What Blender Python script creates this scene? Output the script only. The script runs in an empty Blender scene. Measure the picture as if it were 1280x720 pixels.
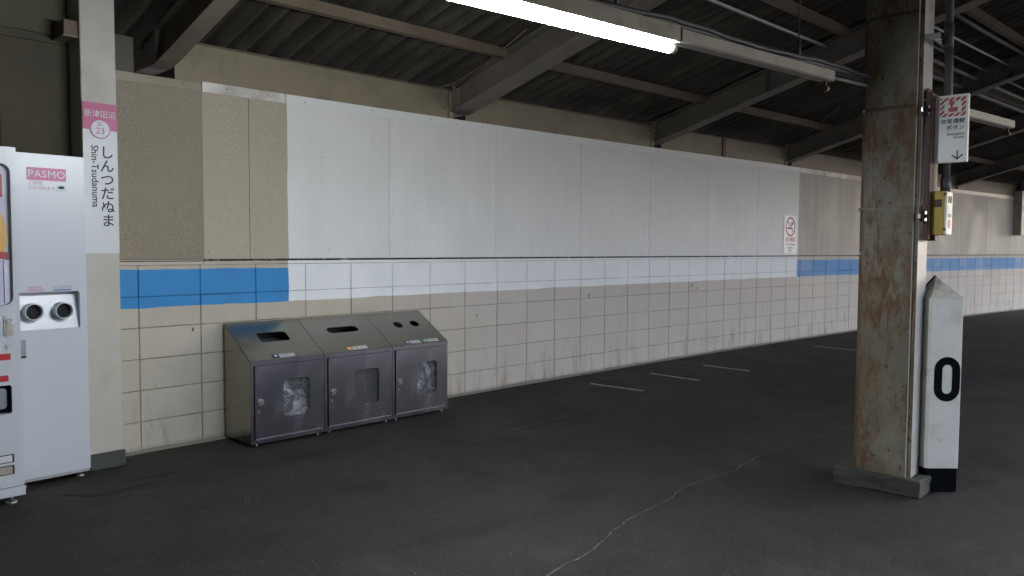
import bpy, bmesh, math, random
from mathutils import Vector, Matrix
random.seed(7)
scene = bpy.context.scene
C = scene.collection
rad = math.radians

# ------------------------------------------------------------------ camera
YAW, PITCH, ROLL = rad(47.7966), rad(-2.9436), rad(0.2815)
cam_d = bpy.data.cameras.new('camera')
cam = bpy.data.objects.new('camera', cam_d); C.objects.link(cam)
cy, sy, cp, sp = math.cos(YAW), math.sin(YAW), math.cos(PITCH), math.sin(PITCH)
F = Vector((sy*cp, cy*cp, sp)); Rr = Vector((cy, -sy, 0)); U = Rr.cross(F)
cr, sr = math.cos(ROLL), math.sin(ROLL)
R2 = cr*Rr + sr*U; U2 = -sr*Rr + cr*U
M = Matrix((R2, U2, -F)).transposed().to_4x4()
M.translation = Vector((0, -5.0408, 1.3193))
cam.matrix_world = M
cam_d.sensor_width = 36; cam_d.lens = 962.34/1280*36
cam_d.clip_start = 0.05; cam_d.clip_end = 2000
scene.camera = cam

# ------------------------------------------------------------------ world, sun, exposure
SUN_EL, SUN_AZ = rad(25), rad(118)      # azimuth from +y towards +x
w = bpy.data.worlds.new('World'); scene.world = w; w.use_nodes = True
nt = w.node_tree; nt.nodes.clear()
wo = nt.nodes.new('ShaderNodeOutputWorld'); bg = nt.nodes.new('ShaderNodeBackground')
sk = nt.nodes.new('ShaderNodeTexSky'); sk.sky_type = 'NISHITA'; sk.sun_disc = False
sk.sun_elevation = SUN_EL; sk.sun_rotation = SUN_AZ; sk.air_density = 1.0; sk.dust_density = 1.0
bg.inputs['Strength'].default_value = 0.12
mx = nt.nodes.new('ShaderNodeMix'); mx.data_type = 'RGBA'; mx.inputs[0].default_value = .6; mx.inputs[7].default_value = (6.9, 7.4, 9.0, 1)   # thin even overcast over the clear sky
nt.links.new(sk.outputs[0], mx.inputs[6]); nt.links.new(mx.outputs[2], bg.inputs[0]); nt.links.new(bg.outputs[0], wo.inputs[0])
sd = bpy.data.lights.new('sun', 'SUN'); sd.energy = 1.4; sd.angle = rad(26); sd.color = (1, .985, .975)
so = bpy.data.objects.new('sun', sd); C.objects.link(so)
so.rotation_euler = Vector((math.sin(SUN_AZ)*math.cos(SUN_EL), math.cos(SUN_AZ)*math.cos(SUN_EL), math.sin(SUN_EL))).to_track_quat('Z', 'Y').to_euler()
scene.view_settings.view_transform = 'Standard'; scene.view_settings.look = 'None'
scene.view_settings.exposure = 2.22; scene.view_settings.gamma = 1

# ------------------------------------------------------------------ helpers
CV = -0.00457924
def wy(s):
    if s < 0: return 0.0
    if s > 24: return CV*576 + 2*CV*24*(s-24)
    return CV*s*s
def slope(s): return 0.0 if s < 0 else 2*CV*min(s, 24)
def zt(s): return min(max(.012*(s-2), 0), .1)
def fr(s, d, z):                        # s along the wall, d out from its face, z up
    k = slope(s); n = math.hypot(k, 1)
    return Vector((s + k/n*d, wy(s) - d/n, z))
def ang(s): return math.atan(slope(s))

def obj(name, bm, m, parent=None, smooth=False, label=None, kind=None):
    if isinstance(bm, bmesh.types.BMesh):
        me = bpy.data.meshes.new(name); bm.to_mesh(me); bm.free()
    else: me = bm
    for mm in (m if isinstance(m, (list, tuple)) else [m]):
        if mm is not None and len(me.materials) < (len(m) if isinstance(m, (list, tuple)) else 1): me.materials.append(mm)
    if smooth:
        for p in me.polygons: p.use_smooth = True
    o = bpy.data.objects.new(name, me); C.objects.link(o)
    if parent: o.parent = parent
    if label: o['label'] = label
    if kind: o['kind'] = kind
    return o
def thing(name, label, cat, loc=(0, 0, 0), rz=0, group=None):
    o = bpy.data.objects.new(name, None); C.objects.link(o); o.empty_display_size = .1
    o.location = loc; o.rotation_euler = (0, 0, rz)
    o['label'] = label; o['category'] = cat
    if group: o['group'] = group
    return o
def box(bm, x0, x1, y0, y1, z0, z1, mi=0):
    v = [bm.verts.new(c) for c in ((x0,y0,z0),(x1,y0,z0),(x1,y1,z0),(x0,y1,z0),(x0,y0,z1),(x1,y0,z1),(x1,y1,z1),(x0,y1,z1))]
    fs = []
    for f in ((0,3,2,1),(4,5,6,7),(0,1,5,4),(1,2,6,5),(2,3,7,6),(3,0,4,7)):
        q = bm.faces.new([v[i] for i in f]); q.material_index = mi; fs.append(q)
    return v
def bevel(bm, w, seg=1):
    bmesh.ops.bevel(bm, geom=bm.edges[:], offset=w, segments=seg, affect='EDGES', clamp_overlap=True)
def bbox(*a, bev=0.0, seg=1):
    bm = bmesh.new(); box(bm, *a)
    if bev: bevel(bm, bev, seg)
    return bm
def tube(bm, pts, r, n=8, mi=0, cap=True):
    pts = [Vector(p) for p in pts]; rings = []
    up = None
    for i, p in enumerate(pts):
        t = (pts[min(i+1, len(pts)-1)] - pts[max(i-1, 0)]).normalized()
        if up is None: up = t.orthogonal().normalized()
        a = (up - t*up.dot(t)).normalized(); up = a; b = t.cross(a)
        rr = r[i] if isinstance(r, (list, tuple)) else r
        rings.append([bm.verts.new(p + rr*(math.cos(2*math.pi*k/n)*a + math.sin(2*math.pi*k/n)*b)) for k in range(n)])
    for A, B in zip(rings, rings[1:]):
        for k in range(n):
            f = bm.faces.new((A[k], A[(k+1)%n], B[(k+1)%n], B[k])); f.smooth = True; f.material_index = mi
    if cap:
        f = bm.faces.new(rings[0][::-1]); f.material_index = mi
        f = bm.faces.new(rings[-1]); f.material_index = mi
def prism(bm, pts, z0, z1, axis='z', mi=0):     # pts 2-D outline, extruded along axis
    def P(a, b, c):
        return {'z': (a, b, c), 'y': (a, c, b), 'x': (c, a, b)}[axis]
    A = [bm.verts.new(P(a, b, z0)) for a, b in pts]; B = [bm.verts.new(P(a, b, z1)) for a, b in pts]
    n = len(pts)
    for i in range(n):
        f = bm.faces.new((A[i], A[(i+1)%n], B[(i+1)%n], B[i])); f.material_index = mi
    f = bm.faces.new(A[::-1]); f.material_index = mi; f = bm.faces.new(B); f.material_index = mi
    bmesh.ops.recalc_face_normals(bm, faces=bm.faces[:])
def sweep(bm, s0, s1, d0, d1, z0, z1, step=.5, zf=None):  # swept box following the curve of the wall
    n = max(1, int(abs(s1-s0)/step)); rings = []
    for i in range(n+1):
        s = s0 + (s1-s0)*i/n; q = zf(s) if zf else 0
        rings.append([bm.verts.new(fr(s, d, z+q)) for d, z in ((d0,z0),(d1,z0),(d1,z1),(d0,z1))])
    for A, B in zip(rings, rings[1:]):
        for k in range(4): bm.faces.new((A[k], B[k], B[(k+1)%4], A[(k+1)%4]))
    bm.faces.new(rings[0]); bm.faces.new(rings[-1][::-1])
    bmesh.ops.recalc_face_normals(bm, faces=bm.faces[:])
def rrect(x0, x1, z0, z1, r, seg=4):
    out = []
    for cx, cz, a0 in ((x1-r, z1-r, 0), (x0+r, z1-r, 90), (x0+r, z0+r, 180), (x1-r, z0+r, 270)):
        for k in range(seg+1):
            a = rad(a0 + 90*k/seg); out.append((cx+r*math.cos(a), cz+r*math.sin(a)))
    return out
def holed(bm, x0, x1, z0, z1, holes, yf, yb):
    """plate in the xz plane from yf to yb with holes (outlines) cut through"""
    faces = []
    for y in (yf, yb):
        edges = []
        loops = [[(x0,z0),(x1,z0),(x1,z1),(x0,z1)]] + holes
        for lp in loops:
            vs = [bm.verts.new((a, y, b)) for a, b in lp]
            edges += [bm.edges.new((vs[i], vs[(i+1)%len(vs)])) for i in range(len(vs))]
        bmesh.ops.triangle_fill(bm, edges=edges, use_beauty=True)
    bm.verts.ensure_lookup_table()
    N = len(bm.verts)//2; k = 0
    for lp in [[0]*4] + holes:
        n = len(lp)
        for i in range(n):
            a, b = k+i, k+(i+1)%n
            bm.faces.new([bm.verts[q] for q in (a, b, b+N, a+N)])
        k += n
    bmesh.ops.recalc_face_normals(bm, faces=bm.faces[:])

def text(s, size, m, parent, loc, rot=(90, 0, 0), name='lettering', align='CENTER', sx=1.0, bold=0.0, spacing=1.0, linesp=1.0):
    cu = bpy.data.curves.new(name, 'FONT'); cu.body = s; cu.size = size; cu.align_x = align; cu.align_y = 'CENTER'
    cu.extrude = .0004; cu.offset = bold; cu.resolution_u = 3; cu.space_character = spacing; cu.space_line = linesp
    t = bpy.data.objects.new('tmp', cu); C.objects.link(t)
    dg = bpy.context.evaluated_depsgraph_get(); me = bpy.data.meshes.new_from_object(t.evaluated_get(dg))
    bpy.data.objects.remove(t); bpy.data.curves.remove(cu)
    me.materials.clear(); me.materials.append(m)
    o = bpy.data.objects.new(name, me); C.objects.link(o); o.parent = parent
    o.location = loc; o.rotation_euler = [rad(a) for a in rot]; o.scale = (sx, 1, 1)
    return o

# ------------------------------------------------------------------ materials
class NT:
    def __init__(s, name):
        s.m = bpy.data.materials.new(name); s.m.use_nodes = True; s.t = s.m.node_tree; s.b = s.t.nodes['Principled BSDF']
        s.geo = s.t.nodes.new('ShaderNodeNewGeometry'); s.P = s.geo.outputs['Position']
    def n(s, t, **k):
        x = s.t.nodes.new(t)
        for a, v in k.items(): setattr(x, a, v)
        return x
    def l(s, a, b): s.t.links.new(a, b)
    def vec(s, scale=(1,1,1), src=None, loc=(0,0,0)):
        mp = s.n('ShaderNodeMapping'); mp.inputs['Scale'].default_value = scale; mp.inputs['Location'].default_value = loc
        s.l(src or s.P, mp.inputs[0]); return mp.outputs[0]
    def noise(s, scale, detail=4, rough=.6, stretch=(1,1,1), src=None, dist=0.0, loc=(0,0,0)):
        x = s.n('ShaderNodeTexNoise'); x.inputs['Scale'].default_value = scale; x.inputs['Detail'].default_value = detail
        x.inputs['Roughness'].default_value = rough; x.inputs['Distortion'].default_value = dist
        s.l(s.vec(stretch, src, loc), x.inputs[0]); return x.outputs[0]
    def ramp(s, v, lo, hi, a=0.0, b=1.0):
        x = s.n('ShaderNodeMapRange'); x.clamp = True
        for i, q in enumerate((lo, hi, a, b)): x.inputs[i+1].default_value = q
        s.l(v, x.inputs[0]); return x.outputs[0]
    def math(s, op, a, b=None):
        x = s.n('ShaderNodeMath', operation=op)
        for i, q in enumerate((a, b)):
            if q is None: continue
            if isinstance(q, (int, float)): x.inputs[i].default_value = q
            else: s.l(q, x.inputs[i])
        return x.outputs[0]
    def mix(s, f, a, b, mode='MIX'):
        x = s.n('ShaderNodeMix', data_type='RGBA', blend_type=mode)
        for i, q in ((0, f), (6, a), (7, b)):
            if isinstance(q, (int, float)): x.inputs[i].default_value = q
            elif isinstance(q, tuple): x.inputs[i].default_value = (*q, 1)
            else: s.l(q, x.inputs[i])
        return x.outputs[2]
    def xyz(s, src=None):
        x = s.n('ShaderNodeSeparateXYZ'); s.l(src or s.P, x.inputs[0]); return x.outputs
    def out(s, col=None, rough=None, metal=None, bump=None, bs=.3, bd=.01, spec=None):
        if col is not None:
            if isinstance(col, tuple): s.b.inputs['Base Color'].default_value = (*col, 1)
            else: s.l(col, s.b.inputs['Base Color'])
        if rough is not None:
            if isinstance(rough, (int, float)): s.b.inputs['Roughness'].default_value = rough
            else: s.l(rough, s.b.inputs['Roughness'])
        if metal is not None: s.b.inputs['Metallic'].default_value = metal
        if spec is not None: s.b.inputs['Specular IOR Level'].default_value = spec
        if bump is not None:
            x = s.n('ShaderNodeBump'); x.inputs['Strength'].default_value = bs; x.inputs['Distance'].default_value = bd
            s.l(bump, x.inputs['Height']); s.l(x.outputs[0], s.b.inputs['Normal'])
        return s.m

def plain(name, col, rough=.5, metal=0, var=.12, scale=6, bump=0, spec=None, dirt=None, dscale=3, dlo=.52, dhi=.75, rv=.07):
    t = NT(name); n = t.noise(scale, 5)
    c = t.mix(t.ramp(n, .3, .7), tuple(x*(1-var) for x in col), tuple(min(1, x*(1+var)) for x in col))
    if dirt: c = t.mix(t.ramp(t.noise(dscale, 6, .65, loc=(3,5,1)), dlo, dhi, 0, .85), c, dirt)
    return t.out(c, t.ramp(n, .2, .8, max(0, rough-rv), min(1, rough+rv)), metal, t.noise(scale*25, 3) if bump else None, bump, .004, spec)

def m_asphalt():
    t = NT('asphalt')
    big = t.noise(.45, 5, .55); mid = t.noise(2.2, 6, .65, loc=(9,2,0)); fine = t.noise(85, 4, .8); spk = t.noise(55, 2, .5, loc=(1,1,1))
    c = t.mix(t.ramp(big, .42, .60), (.0100,.0088,.0082), (.030,.0262,.025))
    c = t.mix(t.ramp(mid, .35, .7, 0, .6), c, (.020,.018,.0175))
    dust = t.noise(.9, 7, .7, loc=(2,8,1), dist=.6); c = t.mix(t.ramp(dust, .52, .66, 0, .7), c, (.060,.052,.048))
    grit = t.noise(26, 6, .8, loc=(6,6,6)); c = t.mix(t.ramp(grit, .38, .62, 0, .35), c, (.055,.050,.048))
    gum = t.n('ShaderNodeTexVoronoi'); gum.inputs['Scale'].default_value = 1.7; t.l(t.P, gum.inputs[0]); c = t.mix(t.ramp(gum.outputs['Distance'], .028, .034, .8, 0), c, (.012,.011,.011))
    c = t.mix(t.ramp(fine, .4, .7, 0, .5), c, (.08,.076,.074))
    c = t.mix(t.ramp(spk, .70, .76, 0, .8), c, (.17,.16,.15))
    # oily patches near the wall
    st = t.noise(1.3, 4, .6, stretch=(1,1.6,1), loc=(4,4,4)); c = t.mix(t.ramp(st, .56, .72, 0, .6), c, (.015,.014,.0135))
    return t.out(c, t.ramp(mid, .3, .7, .68, .9), 0, t.math('ADD', fine, t.math('MULTIPLY', mid, .6)), .5, .006, .25)
def m_blocks(dark=0.0, name='painted_block'):
    t = NT(name); x, y, z = t.xyz()
    wob = t.ramp(t.noise(4, 2, .5), .3, .7, -.004, .004)
    zz = t.math('ADD', z, wob); xx = t.math('ADD', x, t.math('MULTIPLY', wob, 1.3))
    n = t.noise(2.0, 5, .6); f = t.noise(45, 4, .7)
    info = t.n('ShaderNodeObjectInfo'); rnd = info.outputs['Random']
    beige = t.mix(t.ramp(n, .35, .65), (.42,.39,.33), (.51,.48,.43))
    beige = t.mix(t.ramp(rnd, 0, 1, 0, .35), beige, (.36,.33,.28))
    beige = t.mix(t.ramp(x, 3.5, 5.2), t.mix(.25, beige, (.47,.42,.33)), t.mix(.4, beige, (.53,.51,.51)))  # warm left, cooler right: tint of the light put into the paint
    # grime streaks, stronger towards the floor
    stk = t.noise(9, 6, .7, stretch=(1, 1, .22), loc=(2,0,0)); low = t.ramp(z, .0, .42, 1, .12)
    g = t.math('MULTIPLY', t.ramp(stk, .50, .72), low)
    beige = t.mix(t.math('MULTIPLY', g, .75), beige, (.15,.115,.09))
    scuff = t.noise(22, 3, .8, stretch=(1.3,1.3,.30), loc=(7,3,2)); beige = t.mix(t.math('MULTIPLY', t.ramp(scuff, .68, .74, 0, .8), t.ramp(z, .2, .8, 1, .25)), beige, (.10,.085,.075))
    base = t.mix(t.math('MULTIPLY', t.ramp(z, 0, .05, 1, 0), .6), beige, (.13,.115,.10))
    blue = t.mix(t.ramp(n, .35, .65), (.018,.20,.50), (.030,.245,.58)); blue = t.mix(t.ramp(f, .66, .8, 0, .35), blue, (.03,.08,.2))
    white = t.mix(t.ramp(n, .35, .65), (.72,.76,.80), (.79,.82,.86)); white = t.mix(t.ramp(f, .68, .8, 0, .35), white, (.4,.4,.4))
    def gt(v, a): return t.math('GREATER_THAN', v, a)
    band = gt(zz, .927)
    mid = t.math('MULTIPLY', gt(xx, 3.075), t.math('SUBTRACT', 1, gt(xx, 11.13)))
    bluez = t.math('MULTIPLY', band, t.math('SUBTRACT', 1, gt(zz, 1.172)))
    c = t.mix(t.math('MULTIPLY', bluez, t.math('SUBTRACT', 1, mid)), base, blue)
    c = t.mix(t.math('MULTIPLY', band, mid), c, white)
    # dirt where faces turn into the joints is real geometry; small chips everywhere
    chip = t.noise(70, 2, .6, loc=(5,5,5)); c = t.mix(t.ramp(chip, .75, .78, 0, .7), c, (.12,.10,.08))
    if dark: c = t.mix(1.0, c, t.mix(t.ramp(t.noise(5, 6, .75), .36, .60), (.88,.87,.86), (.26,.24,.22)), 'MULTIPLY')
    h = t.math('ADD', t.math('MULTIPLY', f, .7), n)
    return t.out(c, t.ramp(n, .3, .7, .5, .68), 0, h, .35, .006, .4)
def m_board():
    t = NT('painted_board'); x, y, z = t.xyz()
    wob = t.ramp(t.noise(3, 2, .5), .3, .7, -.006, .006); xx = t.math('ADD', x, wob)
    n = t.noise(1.6, 5, .6); f = t.noise(140, 3, .75); stk = t.noise(7, 5, .6, stretch=(1.5,1.5,.12), loc=(3,1,1))
    white = t.mix(t.ramp(n, .35, .65), (.68,.71,.725), (.76,.785,.80)); white = t.mix(t.ramp(stk, .45, .75, 0, .22), white, (.52,.54,.50))
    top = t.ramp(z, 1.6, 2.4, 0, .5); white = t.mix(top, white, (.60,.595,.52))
    b1 = t.mix(t.ramp(f, .42, .62), (.18,.15,.10), (.29,.25,.18)); b1 = t.mix(t.ramp(n, .4, .65, 0, .4), b1, (.29,.26,.21))
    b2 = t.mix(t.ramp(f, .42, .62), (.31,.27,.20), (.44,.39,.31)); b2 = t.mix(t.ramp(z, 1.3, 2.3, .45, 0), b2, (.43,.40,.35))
    b3 = t.mix(t.ramp(stk, .4, .7), (.36,.335,.295), (.42,.40,.365)); b3 = t.mix(t.ramp(f, .55, .7, 0, .3), b3, (.28,.25,.22))
    def gt(v, a): return t.math('GREATER_THAN', v, a)
    white = t.mix(t.ramp(t.n('ShaderNodeObjectInfo').outputs['Random'], 0, 1, 0, .22), white, (.57,.59,.585))
    drip = t.noise(18, 6, .75, stretch=(1,1,.06), loc=(6,2,4)); white = t.mix(t.math('MULTIPLY', t.ramp(drip, .60, .72, 0, .5), t.ramp(t.noise(1.2, 3), .45, .6)), white, (.42,.41,.37))
    c = t.mix(gt(x, 2.447), b1, b2); c = t.mix(gt(xx, 3.075), c, white); c = t.mix(gt(xx, 11.14), c, b3)
    c = t.mix(t.ramp(t.noise(38, 2, .5, loc=(8,8,8)), .76, .79, 0, .55), c, (.12,.10,.08))
    return t.out(c, t.ramp(n, .3, .7, .45, .62), 0, t.math('ADD', f, n), .30, .008, .4)
def m_trim():
    t = NT('trim_paint'); x, y, z = t.xyz()
    n = t.noise(3, 5, .6); f = t.noise(60, 4, .7)
    old = t.mix(t.ramp(n, .35, .65), (.22,.195,.14), (.28,.25,.19)); bare = t.mix(t.ramp(n, .4, .6), (.34,.32,.28), (.66,.64,.60)); white = (.66,.68,.67)
    def gt(v, a): return t.math('GREATER_THAN', v, a)
    c = t.mix(gt(x, 2.447), old, bare); c = t.mix(gt(x, 3.075), c, white); c = t.mix(gt(x, 11.14), c, bare); c = t.mix(gt(x, 12.6), c, (.45,.42,.38))
    c = t.mix(t.ramp(f, .66, .76, 0, .6), c, (.16,.13,.09))
    return t.out(c, .4, 0, f, .15, .003)
def m_rusty():
    t = NT('rust_stained_paint'); n = t.noise(2.2, 6, .65); f = t.noise(60, 4, .7); x, y, z = t.xyz()
    c = t.mix(t.ramp(n, .35, .65), (.16,.15,.11), (.27,.26,.205))
    c = t.mix(t.ramp(t.noise(1.1, 5, .6, loc=(4,2,6)), .52, .68, 0, .7), c, (.20,.205,.19))
    big = t.noise(1.7, 5, .7, stretch=(1,1,.5), loc=(6,6,2)); c = t.mix(t.ramp(big, .5, .66, 0, .7), c, (.15,.10,.05))
    st = t.noise(13, 7, .75, stretch=(1, 1, .30), loc=(1,7,0), dist=.8); pt = t.noise(4.5, 6, .75, stretch=(1,1,.55), loc=(8,1,3))
    rust = t.math('MULTIPLY', t.ramp(st, .40, .58), t.ramp(pt, .42, .54))
    c = t.mix(t.math('MULTIPLY', rust, .92), c, (.125,.055,.016))
    sp = t.noise(34, 3, .6, stretch=(1,1,.7), loc=(3,3,8)); c = t.mix(t.ramp(sp, .62, .68, 0, .9), c, (.075,.03,.012))
    drip = t.noise(30, 5, .7, stretch=(1,1,.05), loc=(4,9,1)); c = t.mix(t.math('MULTIPLY', t.ramp(drip, .6, .68), t.ramp(pt, .35, .5)), c, (.07,.04,.018))
    tc = t.n('ShaderNodeTexCoord'); ox, oy, oz = t.xyz(tc.outputs['Object'])
    edge = t.math('MULTIPLY', t.ramp(t.math('ABSOLUTE', oy), .118, .150), t.ramp(t.noise(9, 5, .7, stretch=(1,1,.4), loc=(1,4,4)), .42, .6))
    c = t.mix(t.math('MULTIPLY', edge, .9), c, (.13,.055,.02))
    low = t.math('MULTIPLY', t.ramp(z, 1.4, .1, 0, 1), t.ramp(t.noise(2.4, 6, .7, loc=(5,5,5)), .38, .6)); c = t.mix(t.math('MULTIPLY', low, .65), c, (.10,.072,.035))
    for zz in (2.085, 2.575):
        q = t.math('ABSOLUTE', t.math('SUBTRACT', t.math('ADD', z, t.ramp(t.noise(9, 4, .6), .3, .7, -.006, .006)), zz))
        c = t.mix(t.math('MULTIPLY', t.ramp(q, .004, .014, 1, 0), .8), c, (.055,.045,.03) if zz > 2.3 else (.085,.05,.03))
    # horizontal tide marks
    tide = t.noise(2.6, 4, .8, stretch=(.25,.25,6), loc=(1,1,3)); c = t.mix(t.ramp(tide, .62, .72, 0, .5), c, (.12,.10,.07))
    return t.out(c, t.ramp(n, .3, .7, .45, .7), 0, t.math('ADD', f, t.math('MULTIPLY', rust, 1.5)), .3, .004, .45)
def m_steel_paint(name, col, rust=.3):
    t = NT(name); n = t.noise(2.5, 6, .6); f = t.noise(50, 4, .7)
    c = t.mix(t.ramp(n, .35, .65), tuple(x*.8 for x in col), tuple(x*1.15 for x in col))
    c = t.mix(t.ramp(t.noise(6, 6, .7, loc=(2,2,2)), .58, .72, 0, rust), c, (.12,.07,.035))
    return t.out(c, .6, 0, f, .2, .004, .3)
def m_roof():
    t = NT('corrugated_sheet_paint'); n = t.noise(1.5, 6, .65); s = t.noise(7, 5, .7, stretch=(1,.12,.12), loc=(3,0,0))
    info = t.n('ShaderNodeObjectInfo'); 
    c = t.mix(t.ramp(n, .35, .68), (.026,.022,.016), (.058,.049,.036)); c = t.mix(t.ramp(s, .46, .66, 0, .6), c, (.12,.10,.07))  # pale streaks carry the lit ridges as well as dirt
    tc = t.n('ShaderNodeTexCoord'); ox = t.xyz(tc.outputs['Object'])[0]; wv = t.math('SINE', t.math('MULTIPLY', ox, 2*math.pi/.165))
    c = t.mix(t.ramp(wv, -.1, .9, 0, .72), c, (.014,.012,.010))   # flute shade painted in as a wave so the corrugation shows
    c = t.mix(t.ramp(info.outputs['Random'], 0, 1, 0, .4), c, (.03,.028,.025))
    return t.out(c, .75, 0, t.noise(40, 4), .15, .004, .25)
def m_stainless(name='brushed_stainless', col=(.34,.325,.285)):
    t = NT(name); tc = t.n('ShaderNodeTexCoord')
    br = t.noise(9, 4, .7, stretch=(.6,.6,90), src=tc.outputs['Object']); sm = t.noise(4.5, 5, .6, stretch=(1,1,.6), src=tc.outputs['Object'], dist=1.2)
    c = t.mix(t.ramp(sm, .35, .7), tuple(x*.93 for x in col), tuple(x*1.06 for x in col))
    r = t.math('ADD', t.ramp(br, .3, .7, .20, .27), t.ramp(sm, .4, .7, -.01, .04))
    return t.out(c, r, 1.0, br, .05, .002)
def m_gap():
    t = NT('ragged_gap'); n = t.noise(14, 6, .75, stretch=(1,1,2)); return t.out(t.mix(t.ramp(n, .56, .62), (.02,.018,.016), (.30,.29,.27)), .8)
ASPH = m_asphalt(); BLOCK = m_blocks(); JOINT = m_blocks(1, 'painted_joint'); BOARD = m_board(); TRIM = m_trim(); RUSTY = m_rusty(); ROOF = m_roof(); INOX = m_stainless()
INOX_D = m_stainless('brushed_stainless_door', (.175,.178,.21))
MORTAR = plain('mortar', (.20,.185,.16), .9, bump=.4, scale=5)
DARKWALL = plain('dark_end_concrete', (.075,.066,.042), .85, var=.25, scale=2.5, bump=.3, dirt=(.05,.043,.03), dscale=4)
FASCIA = plain('aged_cream_paint', (.20,.168,.112), .6, var=.14, scale=3, bump=.15, dirt=(.12,.095,.06), dscale=4, dlo=.55, dhi=.8)
RAFT = m_steel_paint('grey_beam_paint', (.145,.125,.10), .35)
PURL = m_steel_paint('brown_grey_purlin_paint', (.13,.10,.07), .5)
POSTP = plain('cream_post_paint', (.43,.42,.375), .5, var=.08, scale=2.5, bump=.1, dirt=(.33,.30,.24), dscale=3)
WHITEM = plain('white_machine_enamel', (.49,.53,.59), .3, var=.008, scale=2, spec=.5, rv=0)
WHITEP = plain('white_print', (.74,.76,.79), .45, var=.02)
SIGNW = plain('sign_white', (.54,.57,.61), .4, var=.02)
PINK = plain('sign_pink', (.40,.045,.17), .4, var=.05)
PINKL = plain('logo_pink', (.50,.10,.25), .4, var=.04)
PALEPINK = plain('pale_pink_print', (.50,.24,.31), .5)
NAVYT = plain('dark_print', (.010,.012,.022), .6, var=.05)
BLACK = plain('black_paint', (.003,.003,.005), .7, var=.2, bump=.1, spec=.06)
BLACKM = plain('matt_black', (.006,.006,.007), .8)
RED = plain('red_print', (.40,.010,.018), .4)
REDB = plain('red_pictogram', (.42,.022,.03), .4)
BLUEP = plain('blue_print', (.03,.14,.38), .4)
NAVY = plain('navy_print', (.03,.05,.16), .4)
GREENP = plain('green_print', (.04,.30,.20), .4)
ORANGE = plain('orange_print', (.75,.33,.05), .4)
YELLOW = plain('poster_yellow', (.80,.45,.06), .35, var=.08)
YBOX = plain('yellow_enamel', (.52,.37,.03), .45, var=.12, scale=9, dirt=(.25,.17,.04), dscale=14)
CREAMF = plain('cream_faceplate', (.78,.76,.62), .4)
BROWN = plain('dark_brown_paint', (.075,.032,.022), .55, var=.25, scale=9, bump=.1)
PALECOL = plain('pale_lit_column_paint', (.50,.485,.45), .45, var=.08, scale=4, bump=.1, dirt=(.36,.30,.21), dscale=5, dlo=.55, dhi=.8)
CHROME = plain('chrome', (.7,.7,.72), .18, 1, var=.05)
GALV = plain('galvanised_steel', (.42,.43,.44), .42, .8, var=.2, scale=14)
GREYP = plain('grey_conduit', (.075,.078,.08), .5, var=.2, scale=6)
LGREY = plain('light_grey_casing', (.33,.31,.26), .45, var=.14, scale=5, dirt=(.22,.18,.13), dscale=7)
CONC = plain('plinth_concrete', (.05,.052,.042), .9, var=.35, scale=6, bump=.5, dirt=(.06,.065,.055), dscale=5)
POSTW = plain('chalky_white_paint', (.66,.66,.605), .55, var=.08, scale=5, bump=.15, dirt=(.42,.41,.36), dscale=9, dlo=.55, dhi=.8)
ROOFW = plain('mossy_white_paint', (.60,.57,.49), .65, var=.12, scale=12, bump=.2, dirt=(.22,.19,.13), dscale=25, dlo=.55)
MARK = None
def m_mark(name, lo, hi, col=(.36,.35,.34)):
    t = NT(name); n = t.noise(22, 6, .85)
    return t.out(t.mix(t.ramp(n, lo, hi), (.028,.026,.025), col), .8, 0, n, .1, .002)
MARK = m_mark('worn_white_marking', .36, .50, (.46,.45,.44)); CRACK = m_mark('pale_crack_filler', .40, .62, (.15,.14,.13)); PATCH = m_mark('dark_patch', .2, .9, (.012,.011,.011))
def m_clear(name, col, rough, trans, alpha=1):
    t = NT(name); t.b.inputs['Transmission Weight'].default_value = trans; t.b.inputs['IOR'].default_value = 1.3
    t.b.inputs['Alpha'].default_value = alpha
    return t.out(col, rough, 0)
ACRYL = m_clear('clear_acrylic', (.25,.26,.28), .12, 0, .12)
def m_bag():
    t = NT('crumpled_polythene'); n = t.noise(9, 5, .6, dist=1.5)
    t.b.inputs['Alpha'].default_value = .55
    t.l(t.ramp(n, .45, .62, .06, .75), t.b.inputs['Alpha'])
    return t.out((.42,.45,.5), .15, 0, n, .5, .02, .8)
BAG = m_bag()
def m_emit(name, col, st):
    t = NT(name); t.b.inputs['Emission Color'].default_value = (*col, 1); t.b.inputs['Emission Strength'].default_value = st
    return t.out((.9,.9,.9), .4)
TUBE = m_emit('lit_tube', (.90,.96,1.0), 75)

# ------------------------------------------------------------------ the setting
bm = bmesh.new()
vs = [bm.verts.new(c) for c in ((-600,-600,-1.1),(600,-600,-1.1),(600,600,-1.1),(-600,600,-1.1))]; bm.faces.new(vs)
obj('ground', bm, plain('track_ballast', (.22,.20,.18), .95, var=.35, scale=9, bump=.6), kind='structure')
PW = 7.5
bm = bmesh.new(); sweep(bm, -14, 44, -.6, PW, -1.098, 0.0, step=1.0)
obj('platform_floor', bm, ASPH, kind='structure')

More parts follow.
